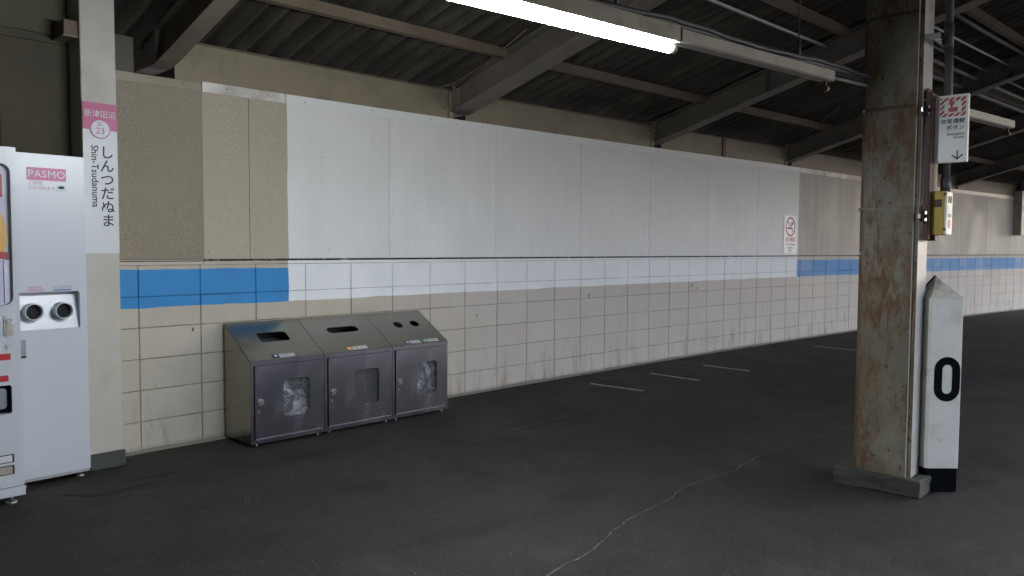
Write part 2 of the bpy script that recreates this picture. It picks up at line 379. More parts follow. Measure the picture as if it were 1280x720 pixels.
# added blockers outside the view, darkening the left: end block, far wall, edge screen
sb = thing('unseen_end_blocker', 'added unseen grey block at the left end, keeping daylight off the machines', 'building', (0, 0, 0))
bm = bmesh.new(); box(bm, -6, -3.4, -7.3, -.02, -.002, 4.4); obj('wall', bm, plain('grey_render', (.22,.21,.19), .8), sb)
rw = thing('unseen_far_blocker', 'added unseen long wall beyond the tracks, blocking low sky light', 'wall', (0, 0, 0))
bm = bmesh.new(); box(bm, -60, 9, -19, -18, -1.102, 2.4); obj('wall', bm, plain('far_blocker_concrete', (.16,.155,.14), .85, var=.3, scale=.8), rw)
bm = bmesh.new(); sweep(bm, -6, 2.6, 7.38, 7.44, -.002, 2.7); o = obj('unseen_edge_blocker', bm, plain('edge_blocker_board', (.20,.20,.19), .7)); o['label'] = 'added unseen grey screen along the platform edge, shading the machines'; o['category'] = 'screen wall'
# ------------------------------------------------------------------ platform wall
wall = thing('platform_wall', 'long curving platform wall of painted blocks below and flat boards above, blue and white stripe', 'wall')
bm = bmesh.new(); sweep(bm, -6, 30, -.16, -.0055, -.05, 1.2225); obj('mortar_core', bm, JOINT, wall)
bm = bmesh.new(); sweep(bm, -6, 30, -.16, -.014, 1.226, 2.40, zf=zt); obj('backing_board', bm, MORTAR, wall)
S0 = 2.0159
def block_mesh(v):
    rnd = random.Random(v); bm = bmesh.new(); W, H = .3956, .1956
    pr = rnd.uniform(-.0012, .0012)
    q = .0028
    o = [(0,0),(W,0),(W,H),(0,H)]; i = [(q,q),(W-q,q),(W-q,H-q),(q,H-q)]
    A = [bm.verts.new((a, .03, b)) for a, b in o]; B = [bm.verts.new((a, .004-pr, b)) for a, b in o]; D = [bm.verts.new((a, -pr, b)) for a, b in i]
    for k in range(4):
        bm.faces.new((A[k], A[(k+1)%4], B[(k+1)%4], B[k])); bm.faces.new((B[k], B[(k+1)%4], D[(k+1)%4], D[k]))
    bm.faces.new(D); bmesh.ops.recalc_face_normals(bm, faces=bm.faces[:])
    me = bpy.data.meshes.new('block'); bm.to_mesh(me); bm.free(); me.materials.append(BLOCK); return me
bms = [block_mesh(i) for i in range(6)]
k0 = -2
cnt = 0
for k in range(k0, 47):
    s = S0 + .4*k
    for r in range(6):
        o = bpy.data.objects.new('concrete_block', random.choice(bms)); C.objects.link(o); o.parent = wall
        o.location = fr(s+.0022, 0.001*random.random(), .0022+.2*r + random.uniform(-.0008,.0008)); o.rotation_euler = (0, 0, ang(s+.2)); cnt += 1
bm = bmesh.new()
for k in list(range(-18, k0)) + list(range(47, 68)):
    s = S0 + .4*k
    for r in range(6):
        a = fr(s+.003, 0, 0); b = fr(s+.397, 0, 0)
        vv = [Vector((a.x, a.y, .003+.2*r)), Vector((b.x, b.y, .003+.2*r)), Vector((b.x, b.y, .197+.2*r)), Vector((a.x, a.y, .197+.2*r))]
        back = Vector((0, .03, 0)); A = [bm.verts.new(p) for p in vv]; B = [bm.verts.new(p+back) for p in vv]
        bm.faces.new(A)
        for q in range(4): bm.faces.new((A[q], A[(q+1)%4], B[(q+1)%4], B[q]))
bmesh.ops.recalc_face_normals(bm, faces=bm.faces[:])
obj('distant_blocks', bm, BLOCK, wall, kind='stuff')
# top course above the sixth row: thin cap, ledge flashing and shadow gap
for a, b, zz in ((-6, 2.44, 0), (2.443, 30, 0)):
    bm = bmesh.new(); sweep(bm, a, b, -.02, .0005, 1.2018, 1.2225, step=.4); obj('ledge_strip', bm, BLOCK, wall)
bm = bmesh.new(); sweep(bm, -6, 2.44, -.013, .004, 1.2285, 1.2345); obj('ledge_strip', bm, BLOCK, wall)
bm = bmesh.new(); sweep(bm, -6, 30, -.0135, -.008, 1.2227, 1.240); obj('shadow_gap_filler', bm, m_gap(), wall)
# mortar fillet at the foot
bm = bmesh.new()
rings = []
rnd = random.Random(3)
for i in range(160):
    s = 1.62 + i*.16
    d = .018 + .012*rnd.random(); h = .012 + .010*rnd.random()
    rings.append([bm.verts.new(fr(s, -.002, h+.006)), bm.verts.new(fr(s, d, .001)), bm.verts.new(fr(s, -.002, -.01))])
for A, B in zip(rings, rings[1:]):
    for q in range(3): bm.faces.new((A[q], A[(q+1)%3], B[(q+1)%3], B[q]))
bmesh.ops.recalc_face_normals(bm, faces=bm.faces[:])
obj('mortar_fillet', bm, MORTAR, wall)
# boards
edges_ = [1.237, 2.447, 2.777] + [2.777 + 1.2085*i for i in range(1, 23)]
for a, b in zip(edges_, edges_[1:]):
    bm = bmesh.new(); n = 4
    zb, zc = 1.2375, 2.375 + zt((a+b)/2) 
    rings = []
    for i in range(n+1):
        ga = .0004 if abs(a-2.447) < .01 else .002; gb = .0004 if abs(b-2.447) < .01 else .002; s = a+ga + (b-a-ga-gb)*i/n
        rings.append([bm.verts.new(fr(s, d, z)) for d, z in ((-.012,zb),(-.001,zb),(.0005,zb+.002),(.0005,zc),(-.012,zc))])
    for A, B in zip(rings, rings[1:]):
        for q in range(5): bm.faces.new((A[q], B[q], B[(q+1)%5], A[(q+1)%5]))
    bm.faces.new(rings[0]); bm.faces.new(rings[-1][::-1]); bmesh.ops.recalc_face_normals(bm, faces=bm.faces[:])
    obj('wall_board', bm, BOARD, wall)
for a, b in ((1.237, 2.445), (2.449, 3.06), (3.063, 5.2), (5.2, 7.6), (7.6, 11.14), (11.143, 14.8), (14.8, 18.4), (18.4, 22.0), (22.0, 29.3)):
    bm = bmesh.new(); sweep(bm, a, b-.002, -.01, .006, 2.345, 2.4115 if a > 2 else 2.40, step=.4, zf=zt); obj('top_trim', bm, TRIM, wall)
# screws along trim and boards
bm = bmesh.new(); rnd = random.Random(5)
def dot(bm, s, z, r, d=.002, n=6):
    c = fr(s, d, z); t = Vector((math.cos(ang(s)), math.sin(ang(s)), 0)); nn = Vector((-t.y, t.x, 0))*-1
    vs = [bm.verts.new(c + r*(math.cos(2*math.pi*i/n)*t + math.sin(2*math.pi*i/n)*Vector((0,0,1)))) for i in range(n)]
    tip = bm.verts.new(c + nn*.0025)
    for i in range(n): bm.faces.new((vs[i], vs[(i+1)%n], tip))
s = 1.9
while s < 20:
    dot(bm, s, 2.378+zt(s)+rnd.uniform(-.008,.008), .0055, .0065); s += rnd.choice((.3,.3,.42,.6))
for e in edges_[1:-3]:
    for z in (1.30, 1.6, 2.0, 2.3):
        for q in (-.03, .03):
            if rnd.random() < .6: dot(bm, e+q, z+rnd.uniform(-.02,.02), .004)
    for z in (1.30, 2.0):
        if rnd.random() < .7: dot(bm, e+.6+rnd.uniform(-.05,.05), z, .0045)
obj('screw_heads', bm, plain('rusty_screw', (.12,.09,.06), .5, .4), wall, kind='stuff')

# wall behind the machines, the whole section given a dark colour (higher section, left of the post)
dw = thing('concrete_end_wall', 'dark concrete wall section above the vending machines', 'wall')
for i, (a, b) in enumerate(((-6, -1.2), (-1.196, .3), (.304, 1.283), (1.287, 1.655))):
    bm = bmesh.new(); sweep(bm, a, b, .004, .03, 1.25, 2.4855); obj('concrete_panel', bm, DARKWALL, dw)
    bm = bmesh.new(); sweep(bm, a, b, .0, .026, 2.4895, 2.535); obj('concrete_band', bm, DARKWALL, dw)
    bm = bmesh.new(); sweep(bm, a, b, .004, .022, 2.539, 3.1); obj('concrete_panel', bm, plain('upper_concrete', (.09,.083,.055), .85, var=.2, scale=2.5, bump=.3) if i == 0 else bpy.data.materials['upper_concrete'], dw)

SC = plain('dark_scuff', (.03,.028,.026), .7)
for sx_, z_, h_, w_, tl in ((6.55, .83, .055, .016, .2), (8.49, .88, .05, .014, -.5), (8.60, .84, .03, .014, .6), (4.96, .71, .03, .010, .1), (2.36, .77, .03, .012, .2)):
    bm = bmesh.new(); prism(bm, [(-w_/2,-h_/2),(w_/3,-h_/2.3),(w_/2,h_/3),(0,h_/2),(-w_/3,h_/4)], -.0012, .0, 'y')
    o = obj('paint_chip', bm, SC, wall); o.location = fr(sx_, .0025, z_); o.rotation_euler = (0, tl, ang(sx_))
# ------------------------------------------------------------------ canopy
can = thing('platform_canopy', 'dark corrugated platform canopy on sloping steel rafters with purlins and cream fascia', 'canopy')
SL = .27; RID = 4.3; EDGE = 7.7
RS = [2.20 + (-3.05)*2, 2.20-3.05, 2.20, 4.76, 7.76, 10.87, 13.95, 17.0, 20.05, 23.1, 26.15, 29.2]
def rafter_mesh():
    bm = bmesh.new()
    def seg(pts_lo, x0, x1, z0, z1, ends):
        # box following (d, z) polyline; local y = -d
        rings = [[bm.verts.new((x, -d, zz+z)) for x, z in ((x0,z0),(x1,z0),(x1,z1),(x0,z1))] for d, zz in pts_lo]
        for A, B in zip(rings, rings[1:]):
            for k in range(4): bm.faces.new((A[k], B[k], B[(k+1)%4], A[(k+1)%4]))
        bm.faces.new(rings[0]); bm.faces.new(rings[-1][::-1])
    path = [(-.30, 2.47), (-.02, 2.47), (.10, 2.497), (RID, 2.47+SL*RID), (EDGE, 2.47+SL*RID-SL*(EDGE-RID))]
    lo = [(a, b) for a, b in path]
    seg(lo, -.085, .085, 0, .014, 1)
    top = [(-.30, 2.47), (.0, 2.47), (RID, 2.47+SL*RID), (EDGE, 2.47+SL*RID-SL*(EDGE-RID))]
    seg(top, -.07, .07, .236, .248, 1)
    seg(top, -.005, .005, .012, .238, 1)
    # end plate and stiffener
    box(bm, -.07, .07, -.0, .012, 2.484, 2.70)
    for d in (1.35, 2.7): 
        z = 2.47+SL*d
        box(bm, -.065, .065, -d-.004, -d+.004, z+.012, z+.236)
    bmesh.ops.recalc_face_normals(bm, faces=bm.faces[:])
    me = bpy.data.meshes.new('rafter'); bm.to_mesh(me); bm.free(); me.materials.append(RAFT); return me
rm = rafter_mesh()
for s in RS:
    o = bpy.data.objects.new('rafter', rm); C.objects.link(o); o.parent = can
    o.scale = (1.3, 1, 1) if abs(s-4.76) < .01 else (.72, 1, 1) if abs(s-2.2) < .01 else (1, 1, 1)
    p = fr(s, 0, zt(s)); o.location = p; o.rotation_euler = (0, 0, ang(s))
# purlins (angle sections), one length per bay
def zroof(d): return 2.735 + SL*(d if d < RID else 2*RID-d)
PD = [.66, 2.2, 2.98, 4.1, 5.2, 6.3, 7.4]
for a, b in zip(RS, RS[1:]):
    for d in PD:
        if b < 2 and d > 4: continue
        z = zroof(d)
        bm = bmesh.new(); sweep(bm, a+.08, b-.08, d, d+.006, z-.085, z-.012, zf=zt, step=1.5)
        bm2 = bmesh.new(); sweep(bm2, a+.08, b-.08, d-.055, d+.0, z-.0855, z-.0795, zf=zt, step=1.5)
        me = bpy.data.meshes.new('t'); bm2.to_mesh(me); bm2.free(); bm.from_mesh(me); bpy.data.meshes.remove(me)
        bm3 = bmesh.new(); sweep(bm3, a+.08, b-.08, d-.05, d+.0, z-.018, z-.013, zf=zt, step=1.5)
        me = bpy.data.meshes.new('t'); bm3.to_mesh(me); bm3.free(); bm.from_mesh(me); bpy.data.meshes.remove(me)
        obj('purlin', bm, PURL, can)
# corrugated sheets
def sheet_mesh(d0, d1, far=False):
    bm = bmesh.new(); W = .66; N = 40; pitch = .165; rows = []
    for d in (d0, d1):
        z = SL*(d if d <= RID else 2*RID-d)
        rows.append([bm.verts.new((W*i/N, -d, z + .036*math.sin(2*math.pi*(W*i/N)/pitch))) for i in range(N+1)])
    for i in range(N):
        f = bm.faces.new((rows[0][i], rows[1][i], rows[1][i+1], rows[0][i+1])); f.smooth = True
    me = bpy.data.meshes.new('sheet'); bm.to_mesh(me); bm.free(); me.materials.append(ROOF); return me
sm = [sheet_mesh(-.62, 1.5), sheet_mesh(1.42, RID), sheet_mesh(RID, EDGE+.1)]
rnd = random.Random(11)
s = -5.0; i = 0
while s < 31:
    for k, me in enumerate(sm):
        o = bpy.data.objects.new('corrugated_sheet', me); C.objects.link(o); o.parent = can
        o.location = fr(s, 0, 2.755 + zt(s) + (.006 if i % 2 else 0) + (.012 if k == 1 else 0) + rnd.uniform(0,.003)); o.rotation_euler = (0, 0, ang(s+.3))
    s += .64; i += 1
# fascia (cream channel between the rafters) and closure behind
for a, b in zip(RS[1:], RS[2:]):
    if a < 2: continue
    bm = bmesh.new(); sweep(bm, a+.08, b-.13, -.03, -.022, 2.40, 2.655, zf=zt)
    obj('fascia_beam', bm, FASCIA, can)
    bm = bmesh.new(); sweep(bm, a+.10, b-.13, -.022, -.006, 2.6555, 2.664, zf=zt); obj('fascia_flange', bm, PURL, can)
    bm = bmesh.new(); sweep(bm, b-.125, b-.075, -.03, -.010, 2.405, 2.645, zf=zt)
    cl = obj('fascia_cleat', bm, FASCIA, can)
    bm = bmesh.new()
    for z in (2.50, 2.57): 
        p0 = fr(b-.16, -.022, z+zt(b)); p1 = fr(b-.16, -.008, z+zt(b)); tube(bm, [p0, p1], .011, 6)
    obj('fascia_bolts', bm, GALV, can)
bm = bmesh.new(); sweep(bm, -.9, 2.03, -.06, -.04, 2.40, 2.63); obj('fascia_beam', bm, plain('shaded_fascia', (.08,.07,.05), .7, var=.2, scale=4), can)  # darker copy of the fascia, the rafter's shadow put into its colour
bm = bmesh.new(); sweep(bm, 9.14, 9.21, -.021, -.006, 2.42, 2.65, zf=zt); obj('stanchion', bm, BROWN, can)
bm = bmesh.new(); sweep(bm, -6, 31, -.50, -.47, 2.3, 2.9, zf=zt, step=1); obj('rear_closure', bm, plain('closure_board', (.06,.055,.045), .9), can)
bm = bmesh.new(); sweep(bm, -6, 31, EDGE+.1, EDGE+.13, 2.70, 2.95, zf=zt, step=1); obj('eaves_board', bm, RAFT, can)
# haunch gusset left of the post
bm = bmesh.new(); box(bm, 1.565, 1.637, -.20, -.03, 2.515, 2.60); obj('gusset_plate', bm, PURL, can)
bm = bmesh.new(); box(bm, 1.555, 1.637, -.21, -.03, 2.506, 2.514); obj('gusset_flange', bm, FASCIA, can)
# pipes run under the sheets
def run(name, s0, s1, d, z, r, m, label, par=None, n=24):
    bm = bmesh.new(); pts = [fr(s0+(s1-s0)*i/n, d, z+zt(s0+(s1-s0)*i/n)) for i in range(n+1)]; tube(bm, pts, r, 6)
    o = obj(name, bm, m, par)
    if not par: o['label'] = label; o['category'] = 'pipe'
    return o
run('conduit_pipe', 4.9, 7.6, 2.02, 3.17, .016, GALV, 'pale conduit clipped below the sheets behind the lit tube, nearest of the overhead runs')
run('conduit_pipe', 8.25, 20, 2.70, 3.36, .013, GALV, 'thin straight conduit high under the canopy to the right of the rusty column')
run('conduit_pipe', 8.25, 24, 2.90, 3.42, .020, GREYP, 'uppermost dark pipe of the bundle under the canopy right of the rusty column')
run('conduit_pipe', 8.25, 24, 2.52, 3.30, .014, GREYP, 'thin dark pipe second from top of the bundle right of the rusty column')
run('conduit_pipe', 8.25, 24, 2.40, 3.24, .028, GREYP, 'thick dark pipe in the middle of the bundle right of the rusty column')
run('conduit_pipe', 8.25, 24, 2.22, 3.18, .030, GREYP, 'lowest thick pipe of the bundle under the canopy right of the rusty column')
# tie wires
def wire(p, q, r, label, m=PURL):
    bm = bmesh.new(); tube(bm, [p, q], r, 5); o = obj('tie_rod', bm, m); o['label'] = label; o['category'] = 'rod'
wire(fr(4.66, .06, 2.70), fr(4.55, 1.0, 3.0), .006, 'thin rusty tie rod rising from the fascia end beside the nearest big rafter')
wire(fr(10.65, .2, 2.80), fr(10.0, 1.1, 3.1), .007, 'thin tie rod slanting up beside the rafter left of the rusty column')

# ------------------------------------------------------------------ steel column with its plinth
def column(s, label, main=False):
    base = fr(s, 3.70, 0)
    t = thing('steel_column', label, 'column', base, ang(4.5) if main else ang(s), 'steel columns carrying the canopy')
    # local frame: x along platform, y towards the wall
    bm = bmesh.new(); box(bm, -.105, .105, -.15, .15, .085, 3.60)
    ed = [e for e in bm.edges if abs((e.verts[0].co-e.verts[1].co).z) > 1]
    bmesh.ops.bevel(bm, geom=ed, offset=.022, segments=4, affect='EDGES')
    bm.normal_update()
    for f in bm.faces: f.material_index = 1 if f.normal.y < -.25 else 0  # paler track-side faces: daylight on them put into the paint colour too
    obj('shaft', bm, [RUSTY, PALECOL], t)
    bm = bmesh.new(); box(bm, -.150, .22, -.215, .235, 0, .092)
    for v in bm.verts:
        v.co.x += random.uniform(-.008,.008); v.co.y += random.uniform(-.008,.008)
    bmesh.ops.subdivide_edges(bm, edges=bm.edges[:], cuts=3, use_grid_fill=True)
    for v in bm.verts:
        v.co += Vector([random.uniform(-.004,.004) for _ in range(3)])
    bevel(bm, .006)
    obj('plinth', bm, CONC, t)
    for z in ((1.545,) if main else ()):
        bm = bmesh.new()
        box(bm, -.1075, -.1055, -.13, .152, z-.007, z+.007); box(bm, -.09, .107, .1505, .1525, z-.007, z+.007); box(bm, -.09, .0, -.1525, -.1505, z-.007, z+.007)
        obj('strap', bm, plain('dull_strap', (.22,.20,.17), .6, var=.35, scale=12, dirt=(.12,.07,.03), dscale=10), t)
    # small edge bolts
    bm = bmesh.new()
    for z in (1.30, 2.08, 2.30): 
        tube(bm, [(-.112, .137, z), (-.1045, .137, z)], .007, 6)
    obj('bolt', bm, GALV, t)
    return t
COLX, COLY = 4.575, -3.735
tcol = column(4.5, 'near rusty beige steel column standing on a low concrete plinth', True)
tcol.location = (COLX, COLY, 0); tcol.rotation_euler = (0, 0, rad(-1.0))
column(10.9, 'far steel column further along the platform beyond the rusty one')

# bracket channel, sign, call button box
FX, FY = COLX-.105, COLY-.15      # front-left corner of the column
ch = thing('bracket_channel', 'dark brown steel channel strapped upright to the front of the rusty column', 'bracket', (0, 0, 0))
bm = bmesh.new(); cx0 = 4.505
box(bm, cx0, cx0+.006, -3.920, -3.897, 1.375, 2.150); box(bm, cx0+.006, cx0+.10, -3.903, -3.897, 1.375, 2.175); box(bm, cx0+.0062, cx0+.16, -3.9245, -3.9185, 1.38, 2.150)
obj('channel', bm, BROWN, ch)
for z in (1.50, 2.055):
    bm = bmesh.new(); box(bm, cx0-.036, cx0-.001, -3.905, -3.895, z-.028, z+.028); obj('clamp_plate', bm, BLACKM, ch)
    for dz in (-.018, .018):
        bm = bmesh.new(); tube(bm, [(cx0-.014, -3.906, z+dz), (cx0-.018, -3.918, z+dz)], .0085, 8); obj('clamp_bolt', bm, CHROME, ch)
    bm = bmesh.new(); box(bm, cx0-.062, cx0-.036, -3.8995, -3.891, z-.012, z+.012); obj('clamp_tab', bm, GALV if z < 2 else CHROME, ch)
sg = thing('emergency_sign', 'white emergency button sign with red striped pictogram and down arrow, fixed beside the rusty column', 'sign', (4.575, -3.9245, 1.782), rad(-90))
# local: x runs to world -y (right in view), y to world +x (away), z up
SW, SH = .156, .378
bm = bmesh.new(); box(bm, 0, SW, 0, .030, 0, SH); bevel(bm, .002); obj('sign_panel', bm, plain('bright_sign_white', (.84,.86,.84), .35, var=.02), sg)
def plate(par, x0, x1, z0, z1, y, m, name, dy=.0012, r=0):
    bm = bmesh.new()
    prism(bm, rrect(x0, x1, z0, z1, r) if r else [(x0,z0),(x1,z0),(x1,z1),(x0,z1)], y-dy, y, 'y'); return obj(name, bm, m, par)
sg.scale = (1, 1, .935)
# red striped frame
bm = bmesh.new()
fx0, fx1, fz0, fz1, th = .024, .144, .257, .363, .020
def clipstripe(x0, x1, z0, z1, n0, n1, pitch, wd):
    # parallelogram stripes at 45 deg clipped to a rect by polygon clipping
    def clip(poly, ax, lim, keep):
        out = []
        for i in range(len(poly)):
            p, q = poly[i], poly[(i+1) % len(poly)]
            ip, iq = keep*(p[ax]-lim) >= 0, keep*(q[ax]-lim) >= 0
            if ip: out.append(p)
            if ip != iq:
                t = (lim-p[ax])/(q[ax]-p[ax]); out.append((p[0]+t*(q[0]-p[0]), p[1]+t*(q[1]-p[1])))
        return out
    for k in range(n0, n1):
        a = k*pitch
        poly = [(a-.3, -.3), (a+wd-.3, -.3), (a+wd+.6, .6), (a+.6, .6)]
        for ax, lim, keep in ((0,x0,1),(0,x1,-1),(1,z0,1),(1,z1,-1)):
            poly = clip(poly, ax, lim, keep)
            if len(poly) < 3: break
        if len(poly) >= 3: prism(bm, poly, -.0012, 0.0, 'y')
for rct in ((fx0, fx1, fz1-th, fz1), (fx0, fx1, fz0, fz0+th), (fx0, fx0+th, fz0+th, fz1-th), (fx1-th, fx1, fz0+th, fz1-th)):
    clipstripe(*rct, -20, 12, .0285, .0185)
obj('striped_border', bm, REDB, sg)
bm = bmesh.new()
prism(bm, [(.064,.289),(.064,.283),(.106,.283),(.106,.308),(.083,.308),(.083,.326),(.073,.326),(.073,.303),(.066,.307),(.061,.302)], -.0012, 0, 'y')
obj('hand_pictogram', bm, REDB, sg)
bm = bmesh.new(); prism(bm, [(.078+.0135*math.cos(a*math.pi/8), .332+.0135*math.sin(a*math.pi/8)) for a in range(16)], -.0016, -.0013, 'y'); obj('button_pictogram', bm, REDB, sg)
text('非常通報', .029, NAVYT, sg, (.0845,-.001,.229), bold=.0004)
text('ボタン', .029, NAVYT, sg, (.098,-.001,.193), bold=.0004)
text('Emergency', .0185, NAVYT, sg, (.142,-.001,.159), align='RIGHT')
text('button', .0185, NAVYT, sg, (.142,-.001,.139), align='RIGHT')
bm = bmesh.new()
prism(bm, [(.108,.066),(.114,.066),(.114,.022),(.108,.022)], -.0012, 0, 'y')
for sgn in (-1, 1):
    prism(bm, [(.111, .014), (.111, .023), (.111+sgn*.024, .045), (.111+sgn*.027, .039)], -.0013, -.0001, 'y')
obj('arrow', bm, NAVYT, sg)
yb = thing('emergency_button_box', 'yellow emergency call box with a pale front panel hanging below the white sign', 'call box', (4.560, -3.9255, 1.402), rad(-90))
bm = bmesh.new(); box(bm, 0, .062, 0, .115, 0, .232); bevel(bm, .003); obj('case', bm, YBOX, yb)
bm = bmesh.new(); box(bm, .0621, .074, -.001, .116, .002, .229); bevel(bm, .002); obj('front_panel', bm, CREAMF, yb)
bm = bmesh.new(); prism(bm, rrect(.012, .05, .148, .188, .003), -.0025, .0, 'y'); obj('rating_plate', bm, BROWN, yb)
# front stickers: on the face pointing local +x
def fpl(y0, y1, z0, z1, m, name, r=.004):
    bm = bmesh.new(); prism(bm, rrect(y0, y1, z0, z1, min(r, (y1-y0)/2.01, (z1-z0)/2.01)), .0741, .0755, 'x'); return obj(name, bm, m, yb)
fpl(.022,.052,.168,.208, NAVYT, 'speaker_symbol', .014); fpl(.064,.094,.168,.208, NAVYT, 'speaker_symbol', .014)
fpl(.02,.096,.118,.16, WHITEP, 'instruction_label'); fpl(.026,.09,.092,.114, plain('grey_print', (.25,.27,.33), .5), 'instruction_label')
fpl(.030,.086,.034,.086, RED, 'push_button', .027)
bm = bmesh.new()
for z in (.03, .215): tube(bm, [(.060,.006,z), (.066,-.004,z)], .006, 6)
obj('hinge', bm, BROWN, yb)
bm = bmesh.new(); box(bm, -.028, .02, .01, .09, -.03, -.002); obj('mounting_bracket', bm, BROWN, yb)
# conduit down the column into the box
bm = bmesh.new()
px, py = 4.655, -3.962
tube(bm, [(px+.005, py+.004, 3.6), (px+.005, py+.004, 2.52)], .020, 10)
tube(bm, [(px+.005, py+.004, 2.53), (px+.004, py+.003, 2.40)], .025, 10)
tube(bm, [(px+.004, py+.003, 2.41), (px-.006, py-.004, 2.30), (px-.008,py-.006,2.2), (px-.012, py-.008, 1.70)], .021, 10)
tube(bm, [(px-.012, py-.008, 1.71), (px-.012, py-.008, 1.634)], .025, 10)
pc = obj('conduit', bm, GREYP, smooth=True); pc['label'] = 'grey conduit running down beside the rusty column into the yellow box'; pc['category'] = 'conduit'
bm = bmesh.new()
bm2 = None
box(bm, 4.475, 4.487, -3.96, -3.889, 2.418, 2.447); box(bm, 4.488, 4.69, -3.935, -3.925, 2.415, 2.444)
o = obj('pipe_bracket', bm, GALV, pc)

# position post with 0
nrm = Vector((-.74, -.67, 0)).normalized()
pp = thing('position_post', 'white square position marker post with a black number 0 in front of the rusty column', 'post', (4.655, -3.995, 0), math.atan2(nrm.y, nrm.x) + rad(90))
# local: -y is the face, x to the right
WD = .090; ZB, ZT, ZA = .132, 1.062, 1.175; DB = .115
bm = bmesh.new()
fl = [(-WD, 0), (WD, 0), (WD-.012, DB), (-WD-.018, DB)]
prism(bm, [(-WD+.008, -.004),(WD-.006,-.004),(WD, .004),(WD-.012, DB),(-WD-.012, DB),(-WD-.002,.006)], ZB, ZT, 'z'); obj('body', bm, POSTW, pp)
bm = bmesh.new()
v = [bm.verts.new(c) for c in ((-WD+.004,-.004,ZT+.001),(WD-.002,-.004,ZT+.001),(WD-.012,DB,ZT+.001),(-WD-.012,DB,ZT+.001),(-.004,DB,ZA))]
for f in ((0,1,4),(1,2,4),(3,0,4),(2,3,4),(3,2,1,0)): bm.faces.new([v[i] for i in f])
bmesh.ops.recalc_face_normals(bm, faces=bm.faces[:]); obj('cap', bm, ROOFW, pp)
bm = bmesh.new(); prism(bm, [(-WD-.026,.02),(WD-.006,.02),(WD-.006,ZT),(-.004,ZA+.007),(-WD-.026,ZT)], DB+.001, DB+.012, 'y'); obj('back_plate', bm, BROWN, pp)
bm = bmesh.new(); prism(bm, [(-WD+.010, .000),(WD-.008,.000),(WD-.004, .006),(WD-.016, DB-.002),(-WD-.006, DB-.002),(-WD+.002,.008)], -.01, ZB-.001, 'z'); obj('black_foot', bm, BLACK, pp)
for z in (.93, .49):
    bm = bmesh.new(); box(bm, -WD-.060, -WD-.027, DB-.006, DB+.02, z-.022, z+.022); obj('fixing_tab', bm, POSTW, pp)
bm = bmesh.new()
def stad(cx, cz, w, h, n=10):
    r = w/2; out = []
    for k in range(n+1): a = math.pi*k/n; out.append((cx+r*math.cos(a), cz+h/2-r+r*math.sin(a)))
    for k in range(n+1): a = math.pi+math.pi*k/n; out.append((cx+r*math.cos(a), cz-h/2+r+r*math.sin(a)))
    return out
O = stad(.010, .622, .140, .244); I = stad(.010, .622, .054, .160)
n = len(O)
fo = [bm.verts.new((a, -.0060, b)) for a, b in O]; fi = [bm.verts.new((a, -.0060, b)) for a, b in I]
bo = [bm.verts.new((a, -.0042, b)) for a, b in O]; bi = [bm.verts.new((a, -.0042, b)) for a, b in I]
for k in range(n):
    j = (k+1) % n
    bm.faces.new((fo[k], fo[j], fi[j], fi[k])); bm.faces.new((fo[k], bo[k], bo[j], fo[j])); bm.faces.new((fi[k], fi[j], bi[j], bi[k]))
bmesh.ops.recalc_face_normals(bm, faces=bm.faces[:])
obj('number_zero', bm, BLACK, pp)

# ------------------------------------------------------------------ left post with the station name sign
lp = thing('cream_post', 'cream square steel post between the white recycling box and the beige wall', 'post', (1.735, -.22, 0), 0)
bm = bmesh.new(); box(bm, -.096, .096, 0, .20, .095, 2.78); bevel(bm, .004); obj('shaft', bm, POSTP, lp)
bm = bmesh.new(); box(bm, -.098, .104, -.015, .20, 0, .097); bevel(bm, .006); obj('plinth', bm, plain('dark_plinth_paint', (.045,.05,.048), .7, var=.2, bump=.3), lp)
ss = thing('station_name_sign', 'tall pink and white station name sign on the cream post', 'sign', (1.735, -.2205, 1.277), 0)
HS = .873
bm = bmesh.new(); box(bm, -.094, .094, -.006, 0, 0, HS); obj('sign_panel', bm, SIGNW, ss)
plate(ss, -.094, .094, HS-.156, HS, -.0061, PINK, 'pink_band')
bm = bmesh.new(); prism(bm, [(.056*math.cos(a*math.pi/16), HS-.150+.056*math.sin(a*math.pi/16)) for a in range(32)], -.0088, -.0074, 'y'); obj('number_ring', bm, PINK, ss)
bm = bmesh.new(); prism(bm, [(.050*math.cos(a*math.pi/16), HS-.150+.050*math.sin(a*math.pi/16)) for a in range(32)], -.0100, -.0089, 'y'); obj('number_disc', bm, SIGNW, ss)
text('新津田沼', .0435, SIGNW, ss, (0,-.0078,HS-.066))
text('SL', .034, PINK, ss, (0,-.0105,HS-.122)); text('23', .052, PINK, ss, (0,-.0105,HS-.162))
for i, chh in enumerate('しんつだぬま'):
    text(chh, .080, NAVYT, ss, (.034,-.0066,HS-.287-i*.0795), bold=.0008)
text('Shin-Tsudanuma', .0545, NAVYT, ss, (-.034,-.0066,HS-.243), rot=(90,90,0), align='LEFT', bold=.0006)

# ------------------------------------------------------------------ white recycling box and vending machine
YB = -.322
rb = thing('recycling_box', 'tall white recycling box with two round holes, right of the vending machine', 'recycling box', (1.28, YB, 0), 0)
BX0, BX1 = -.08, .330
bm = bmesh.new()
